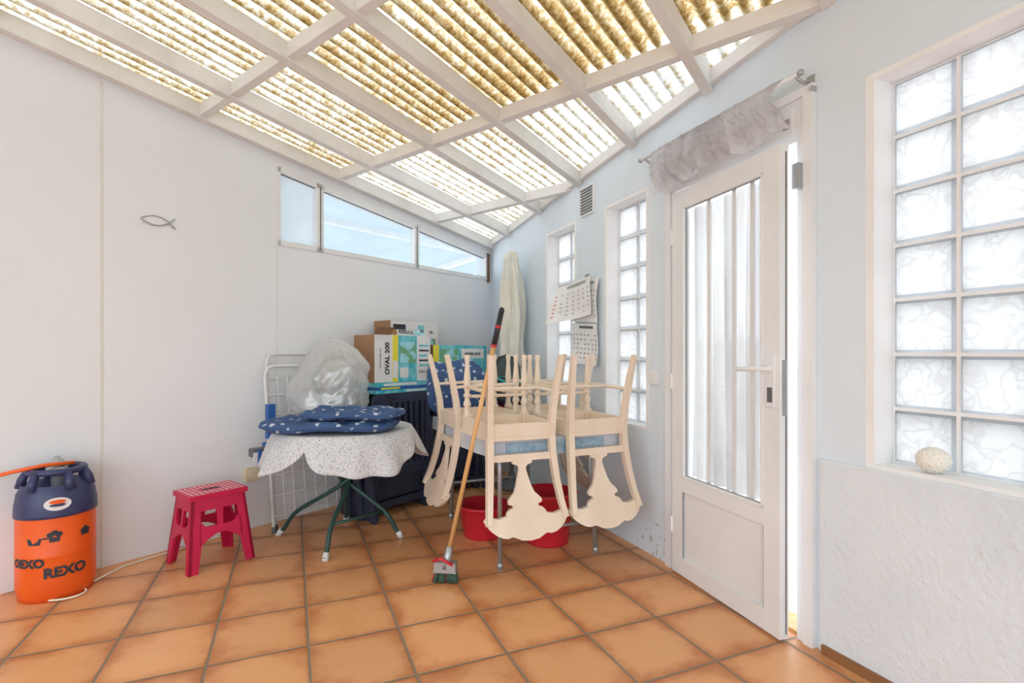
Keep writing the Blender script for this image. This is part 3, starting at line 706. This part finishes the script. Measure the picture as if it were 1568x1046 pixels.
def pbox(s0,s1,t0,t1,z0,z1,kind,tilt=0):
    mb=MB(); cs,ct=(s0+s1)/2,(t0+t1)/2; a,b,h=(t1-t0)/2,(s1-s0)/2,(z1-z0)
    mb.box(-a,a,-b,b,0,h,0)
    e=.001; y=-b-e
    def patch(x0,x1,p0,p1,m,yy=0): mb.box(-a+2*a*x0,-a+2*a*x1,y-yy,-b+.0005,h*p0,h*p1,m)
    fx=lambda X,Z:(lambda x,yv:(-a+2*a*X+x,y-.0025,h*Z+yv))
    mb.box(-a-e,-a+.0005,-b,b,0,h,1)
    if kind==0:
        patch(.0,.30,0,1,2); patch(.30,.40,.0,1.0,3); patch(.40,.74,0,1,4); patch(.74,1,0,1,2)
        mb.box(-a+2*a*.31,-a+2*a*.39,y-.001,y,h*.08,h*.45,2)
        def vt(X,Z,x,yv): return (-a+2*a*X+yv*-1,y-.002,h*Z+x)
        mb.text('OVAL 200',.052,lambda x,yv:vt(.21,.5,x,yv),5,.002)
        mb.text('deck lounge set',.022,lambda x,yv:vt(.09,.5,x,yv),5)
        patch(.43,.72,.40,.86,6,.001); patch(.43,.58,.08,.30,2,.001)
        mb.text('200x120',.03,fx(.87,.2),5)
        for q in range(5): patch(.78,.97,.32+q*.11,.36+q*.11,5 if q%2 else 4,.0006)
        mb.box(-a+.02,a,-b,b-.01,h,h+.002,2); mb.add([(-a,-b,h),(-a+.14,-b,h),(-a+.12,-b-.07,h+.05),(-a-.02,-b-.07,h+.05)],[(0,1,2,3)],0)
        mb.box(-a-.002,-a-.001,-b*.5,b*.5,h*.35,h*.65,0)
    elif kind==1:
        patch(0,1,.0,1,2); patch(.60,.95,.1,.75,6,.0005); patch(.05,.3,.80,.95,5,.0005); patch(.55,.7,.8,.95,4,.0005)
        mb.text('PARASOL',.035,fx(.30,.85 if h>.2 else .5),5,.001)
        mb.text('3m',.03,fx(.85,.85),5,.001)
    else:
        patch(0,1,0,1,4); patch(.0,.10,0,1,3,.0005); patch(.12,.45,.12,.88,6,.0005); patch(.5,.95,.6,.9,2,.0005)
        mb.text('garden pool',.04,fx(.72,.75),5,.001)
    return mb.build('cardboard_box',[card,card,boxw,yellow,teal,ink,pgreen],mtx=Matrix.Translation(locS(cs,ct,z0))@Matrix.Rotation(aS+PI/2,4,'Z')@Matrix.Rotation(tilt,4,'Y'))
pbox(-3.16,-2.93,2.26,2.78,.942,1.275,0)
pbox(-3.40,-3.20,2.62,3.12,.866,1.40,1)
pbox(-3.19,-2.95,2.83,3.46,.942,1.21,2)
pbox(-3.12,-2.98,2.50,2.78,1.278,1.32,1)

# ------------------------------------------------------------------ rectangular table with upturned dining chairs
TZ=.70
mb=MB(); w0,w1,l0,l1=.915,1.70,2.50,3.60
cw,cl_=(w0+w1)/2,(l0+l1)/2; a,b=(w1-w0)/2,(l1-l0)/2
mb.box(-a,a,-b,b,TZ-.03,TZ-.004,0)
for (x,y,fx_,fy_) in ((-.28,-.44,-.29,-.47),(.28,-.44,.30,-.47),(-.28,.42,-.29,.46),(.28,.42,.30,.46)):
    mb.tube([(x,y,TZ-.03),(x,y,.5),(fx_,fy_,.02)],.013,1); mb.lathe([(0,0),(.017,0),(.017,.03),(.012,.035)],(fx_,fy_,0),1,10)
mb.tube([(-.285,-.455,.18),(.29,-.455,.18)],.009,1); mb.tube([(-.285,.44,.25),(.29,.44,.25)],.009,1)
mb.box(-.28,.28,-.43,.42,TZ-.07,TZ-.03,1)
mb.build('kitchen_table',[boxw,grey_metal],loc=locW(cw,cl_),rot=aW)
mb=MB(); 
mb.box(-a-.004,a+.004,-b-.004,b+.004,TZ-.004,TZ,0)
per=[(-a,-b),(a,-b),(a,b),(-a,b)]
def skirt(u,v):
    L4=[2*a,2*b,2*a,2*b]; tot=sum(L4); d=u*tot; i=0
    while i<3 and d>L4[i]: d-=L4[i]; i+=1
    p=Vector((*per[i],0)); q=Vector((*per[(i+1)%4],0)); x=p.lerp(q,min(1,d/L4[i])); n=Vector(((q-p).y,-(q-p).x,0)).normalized()
    x+=n*(.005+.004*v*(1+math.sin(u*80))); return (x.x,x.y,TZ-.002-v*(.085+.01*math.sin(u*23)))
mb.grid(skirt,200,4,0)
mb.box(-a+.10,a-.10,-b-.019,-b-.015,TZ-.085,TZ-.02,1)
mb.build('oilcloth_tablecloth',[tablecloth2,stripe_blue],loc=locW(cw,cl_),rot=aW)

def chair(mtx):
    mb=MB(); SH=.435; yb,yf=-.195,.19; bx,fx_=.172,.20
    ap=.065; G=.88
    def zz_(z): return z if z<.45 else .45+(z-.45)*G
    poly=[(-bx-.01,yb-.01),(bx+.01,yb-.01),(fx_+.015,yf+.01),(fx_-.01,yf+.03),(-fx_+.01,yf+.03),(-fx_-.015,yf+.01)]
    mb.extr(poly,lambda x,y,t:(x,y,t),SH-.022,SH)
    z=SH-.022-ap/2
    mb.beam((-bx,yb,z),(bx,yb,z),.022,ap); mb.beam((-fx_+.01,yf-.005,z),(fx_-.01,yf-.005,z),.022,ap)
    for s in (-1,1): mb.beam((s*bx,yb,z),(s*(fx_-.01),yf,z),.022,ap)
    fl=fx_-.025
    for s in (-1,1):
        mb.box(s*fl-.02,s*fl+.02,yf-.035,yf+.005,SH-.10,SH-.022)
        mb.lathe([(0,0),(.012,0),(.017,.012),(.014,.03),(.012,.05),(.016,.10),(.021,.15),(.018,.19),(.013,.215),(.022,.225),(.022,.235),(.013,.245),(.016,.26),(.022,.275),(.022,.285),(.014,.295),(.018,.315),(.018,SH-.10)],(s*fl,yf-.015,0),0,16)
        P=[(s*(bx+.02),yb-.075,0),(s*(bx+.013),yb-.045,.12),(s*(bx+.003),yb-.012,.28),(s*(bx-.001),yb,.42),(s*(bx+.001),yb-.01,.52),(s*(bx+.01),yb-.035,.66),(s*(bx+.022),yb-.065,.78),(s*(bx+.035),yb-.10,.875)]
        P=[(p[0],p[1],zz_(p[2])) for p in P]
        W=[.024,.028,.032,.034,.034,.032,.030,.028]
        for i in range(len(P)-1): mb.beam(P[i],P[i+1],W[i],W[i]*1.1,0,(0,1,0),W[i+1],W[i+1]*1.1)
        mb.tube([(s*(bx+.01),yb-.04,.19),(s*(bx+.011),yb+.06,.185),(s*(fl+.004),yf-.01,.18),(s*fl,yf-.015,.18)],[.008,.010,.012,.008],0,8)
    mb.tube([(-bx-.01,0,.185),(-.08,0,.185),(0,0,.185),(.08,0,.185),(bx+.01,0,.185)],[.007,.010,.014,.010,.007],0,8)
    mb.tube([(-fl,yf-.015,.235),(fl,yf-.015,.235)],.009,0,8)
    def yl(zz):
        k=max(0,(zz-.45)); return yb-.02*k-.42*k*k
    B=lambda x,zz,t:(x*.93,yl(zz)+t,zz_(zz))
    mb.extr([(-.182,.51),(.182,.51),(.185,.55),(-.185,.55)],B,-.012,.012)
    spl=[(.06,.548),(.058,.565),(.030,.575),(.020,.592),(.024,.615),(.034,.65),(.045,.69),(.060,.725),(.085,.75),(.098,.765),(.098,.782),(.075,.79),(.072,.80),(.10,.812),(.115,.83),(.115,.85)]
    poly=spl+[(-x,zz) for x,zz in reversed(spl)]
    mb.extr(poly,B,-.009,.009)
    crest=[(-.235,.872),(-.243,.855),(-.225,.838),(-.19,.842),(-.16,.850),(-.11,.840),(-.05,.835),(.05,.835),(.11,.840),(.16,.850),(.19,.842),(.225,.838),(.243,.855),(.235,.872),(.215,.90),(.185,.925),(.155,.940),(.125,.946),(.10,.940),(.085,.945),(.05,.962),(0,.968),(-.05,.962),(-.085,.945),(-.10,.940),(-.125,.946),(-.155,.940),(-.185,.925),(-.215,.90)]
    mb.extr(crest,B,-.011,.013)
    return mb.build('dining_chair',[wood_light],mtx=mtx,bevel=.003)
def flipped(w,l,rz,dz=0):
    return Matrix.Translation(locW(w,l,TZ+.437+dz))@Matrix.Rotation(aW+rz,4,'Z')@Matrix.Rotation(PI,4,'Y')
chair(flipped(1.085,2.645,-.02))
chair(flipped(1.53,2.645,.03))
chair(flipped(1.085,3.11,-PI/2+.02))
chair(flipped(1.53,3.11,PI/2))

mb=MB()
def cu(u,v):
    a=2*PI*u; b=PI*(v-.5)
    def sp(x,p): return math.copysign(abs(x)**p,x)
    x=sp(math.cos(b),.5)*sp(math.cos(a),.5); y=sp(math.sin(b),.9); z=sp(math.cos(b),.5)*sp(math.sin(a),.5)
    return (x*.21,y*.05+.02*z*z,z*.19+.015*math.sin(x*5))
mb.grid(cu,48,20,0); mb.grid(lambda u,v:(lambda p:(p[0]*.92+.02,p[1]-.09,p[2]*.85-.025))(cu(u,v)),48,20,0)
mb.build('patio_cushion',[navy_floral],loc=locW(1.06,3.52,TZ+.205),rot=aW)
mb=MB()
loop=[(-.085,0,.05),(-.095,.01,.18),(-.088,.02,.28),(-.055,.03,.335),(0,.035,.35),(.055,.03,.335),(.088,.02,.28),(.095,.01,.18),(.085,0,.05)]
mb.tube(loop,.012,0,10); mb.extr([(x*.92,z*.99) for x,_,z in loop],lambda x,z,t:(x,.015+t,z),0,.012,1)
mb.tube([(-.085,0,.05),(-.09,-.13,.04),(-.06,-.17,.045),(.06,-.17,.045),(.09,-.13,.04),(.085,0,.05)],.012,0,10)
mb.box(-.085,.085,-.16,.01,.03,.05,1); mb.tube([(-.10,.0,.20),(-.11,-.10,.19),(-.06,-.16,.16),(.06,-.16,.16),(.11,-.10,.19),(.10,0,.20)],.009,2,8)
mb.box(-.07,.07,-.004,.0,.20,.205,2)
for x in (-.07,.07): mb.box(x-.01,x+.01,-.15,-.0,0,.03,0)
mb.build('booster_seat',[black,fabric_dark,teal_trim],loc=locW(1.44,3.50,TZ+.075),rot=aW)
mb=MB(); mb.lathe([(0,.0),(.11,.0),(.13,.06),(.14,.066),(.138,.07),(.125,.062),(.10,.008),(0,.008)],n=28,m=0)
mb.lathe([(.09,.008),(.10,.07),(0,.074)],n=20,m=0)
mb.build('red_bowl',[red],loc=locW(1.44,3.46,TZ+.001),rot=aW)

def tub(w,l,r,h):
    mb=MB(); mb.lathe([(0,0),(r*.78,0),(r*.80,.01),(r*.97,h-.02),(r*1.04,h-.015),(r*1.05,h),(r*.95,h),(r*.77,.015),(0,.012)],n=40,m=0)
    mb.tube([(r*1.0,-.06,h-.03),(r*1.13,-.045,h-.02),(r*1.15,0,h-.018),(r*1.13,.045,h-.02),(r*1.0,.06,h-.03)],.007,0,8)
    mb.build('red_wash_tub',[red],loc=locW(w,l),rot=aW)
tub(1.44,2.86,.16,.31); tub(1.12,3.12,.16,.20)
# ------------------------------------------------------------------ parasol in cream cover
mb=MB()
pr=[(.0,2.02),(.022,2.02),(.050,2.0),(.062,1.95),(.055,1.90),(.065,1.83),(.08,1.72),(.092,1.6),(.098,1.45),(.092,1.30),(.088,1.18),(.10,1.08),(.108,1.04)]
def pf(a,k): return 1+(.22*math.sin(a*5+k*4)+.14*math.sin(a*9-k*6)+.05*math.sin(a*17+k*9))*min(1,k*2.2)
pr2=[]
for i in range(len(pr)-1):
    for j in range(4): f=j/4; pr2.append((pr[i][0]*(1-f)+pr[i+1][0]*f,pr[i][1]*(1-f)+pr[i+1][1]*f))
pr2.append(pr[-1])
mb.lathe(pr2,n=96,m=0,fold=pf)
mb.tube([(0,0,.05),(0,0,1.95)],.019,1); mb.tube([(.05,.02,1.0),(.045,.02,1.5)],.010,1); mb.tube([(-.05,-.02,.98),(-.045,-.02,1.5)],.010,1); mb.tube([(0,-.05,.95),(0,-.045,1.5)],.010,1)
mb.lathe([(0,0),(.15,0),(.15,.03),(.12,.05),(.03,.06),(.03,.12),(0,.12)],n=30,m=2)
mb.build('parasol',[sheer_cream,grey_metal,dgrey],loc=locW(1.73,4.12),rot=aW)

# ------------------------------------------------------------------ broom
mb=MB(); b0=Vector((-.322,2.625,.13)); b1=Vector((-.050,2.535,1.355)); d=(b1-b0)
mb.tube([b0,b0+d*.5,b0+d*.86],.0115,0,12); mb.tube([b0+d*.86,b0+d*.995],.014,1,12); mb.tube([b0+d*.855,b0+d*.865],.0155,2,12); mb.tube([b0+d*.93,b0+d*.94],.0155,2,12)
mb.ball(b1,(.014,.014,.016),1,8)
mb.tube([b0+d*.04,b0-d*.02,b0-d*.05],[.016,.022,.026],3,12)
hd=Vector((.94,-.12,0)).normalized(); hc=b0-d*.045
mb.beam(hc-hd*.055,hc+hd*.055,.045,.05,3); mb.beam(hc-hd*.058-Vector((0,0,.02)),hc+hd*.058-Vector((0,0,.02)),.050,.012,3)
mb.tube([hc-hd*.06+Vector((0,-.02,.03)),hc-hd*.02+Vector((0,-.035,.05)),hc+hd*.04+Vector((0,-.03,.02))],.008,2,8)
rnd=random.Random(2)
for i in range(170):
    u=rnd.uniform(-1,1); v=rnd.uniform(-1,1); p=hc+hd*.055*u+Vector((0,v*.022,-.03)); q=Vector((hc.x+hd.x*.066*u-.004,hc.y+v*.036+hd.y*.06*u,.002+rnd.random()*.006))
    mb.tube([p,q],[.0035,.0022],2 if i%9==0 else 4,5)
mb.build('broom',[wood_pole,black,red,grey_metal,bristle])

# sea urchin on the sill
mb=MB(); mb.ball((0,0,.040),(.047,.047,.040),0,14)
for i in range(16):
    for j in range(1,10):
        a=2*PI*(i+.5*(j%2))/16; b=PI*(j/10-.5); mb.ball((.047*math.cos(b)*math.cos(a),.047*math.cos(b)*math.sin(a),.040+.040*math.sin(b)),(.0035,.0035,.0035),0,3)
mb.build('sea_urchin_shell',[urch],loc=locW(1.932,1.04,.759))

# ------------------------------------------------------------------ exterior
mb=MB(); mb.box(-40,40,-40,40,-.12,-.06); mb.build('exterior_ground',[ext_ground])
mb=MB(); mb.box(4.2,4.35,-4,9,-.06,1.3); mb.build('exterior_garden_wall',[ext_wall],rot=aW)

# ------------------------------------------------------------------ light
w=bpy.data.worlds.new('sky'); bpy.context.scene.world=w; w.use_nodes=True; nt=w.node_tree; bgn=nt.nodes['Background']
tc=nt.nodes.new('ShaderNodeTexCoord'); sp=nt.nodes.new('ShaderNodeSeparateXYZ'); nt.links.new(tc.outputs['Generated'],sp.inputs[0])
r=nt.nodes.new('ShaderNodeValToRGB'); r.color_ramp.elements[0].position=.0; r.color_ramp.elements[0].color=(.88,.94,1,1); r.color_ramp.elements[1].position=.9; r.color_ramp.elements[1].color=(.86,.93,1,1)
nt.links.new(sp.outputs[2],r.inputs[0]); nt.links.new(r.outputs[0],bgn.inputs[0]); bgn.inputs[1].default_value=3.7
sl=bpy.data.lights.new('sun','SUN'); sl.energy=3.0; sl.angle=math.radians(8); sl.color=(1,.98,.95)
so_=bpy.data.objects.new('sun',sl); bpy.context.scene.collection.objects.link(so_)
dirv=-Vector((-.45,.05,.9)); so_.rotation_euler=dirv.to_track_quat('-Z','Y').to_euler()

cam=bpy.data.cameras.new('camera'); co=bpy.data.objects.new('camera',cam); bpy.context.scene.collection.objects.link(co)
co.location=(0,0,1.15); co.rotation_euler=(PI/2,0,0); cam.sensor_width=36; cam.lens=36*800/1568; cam.shift_y=17/1568; cam.clip_start=.05
bpy.context.scene.camera=co
vs_=bpy.context.scene.view_settings; vs_.view_transform='Standard'; vs_.look='None'; vs_.exposure=-.02
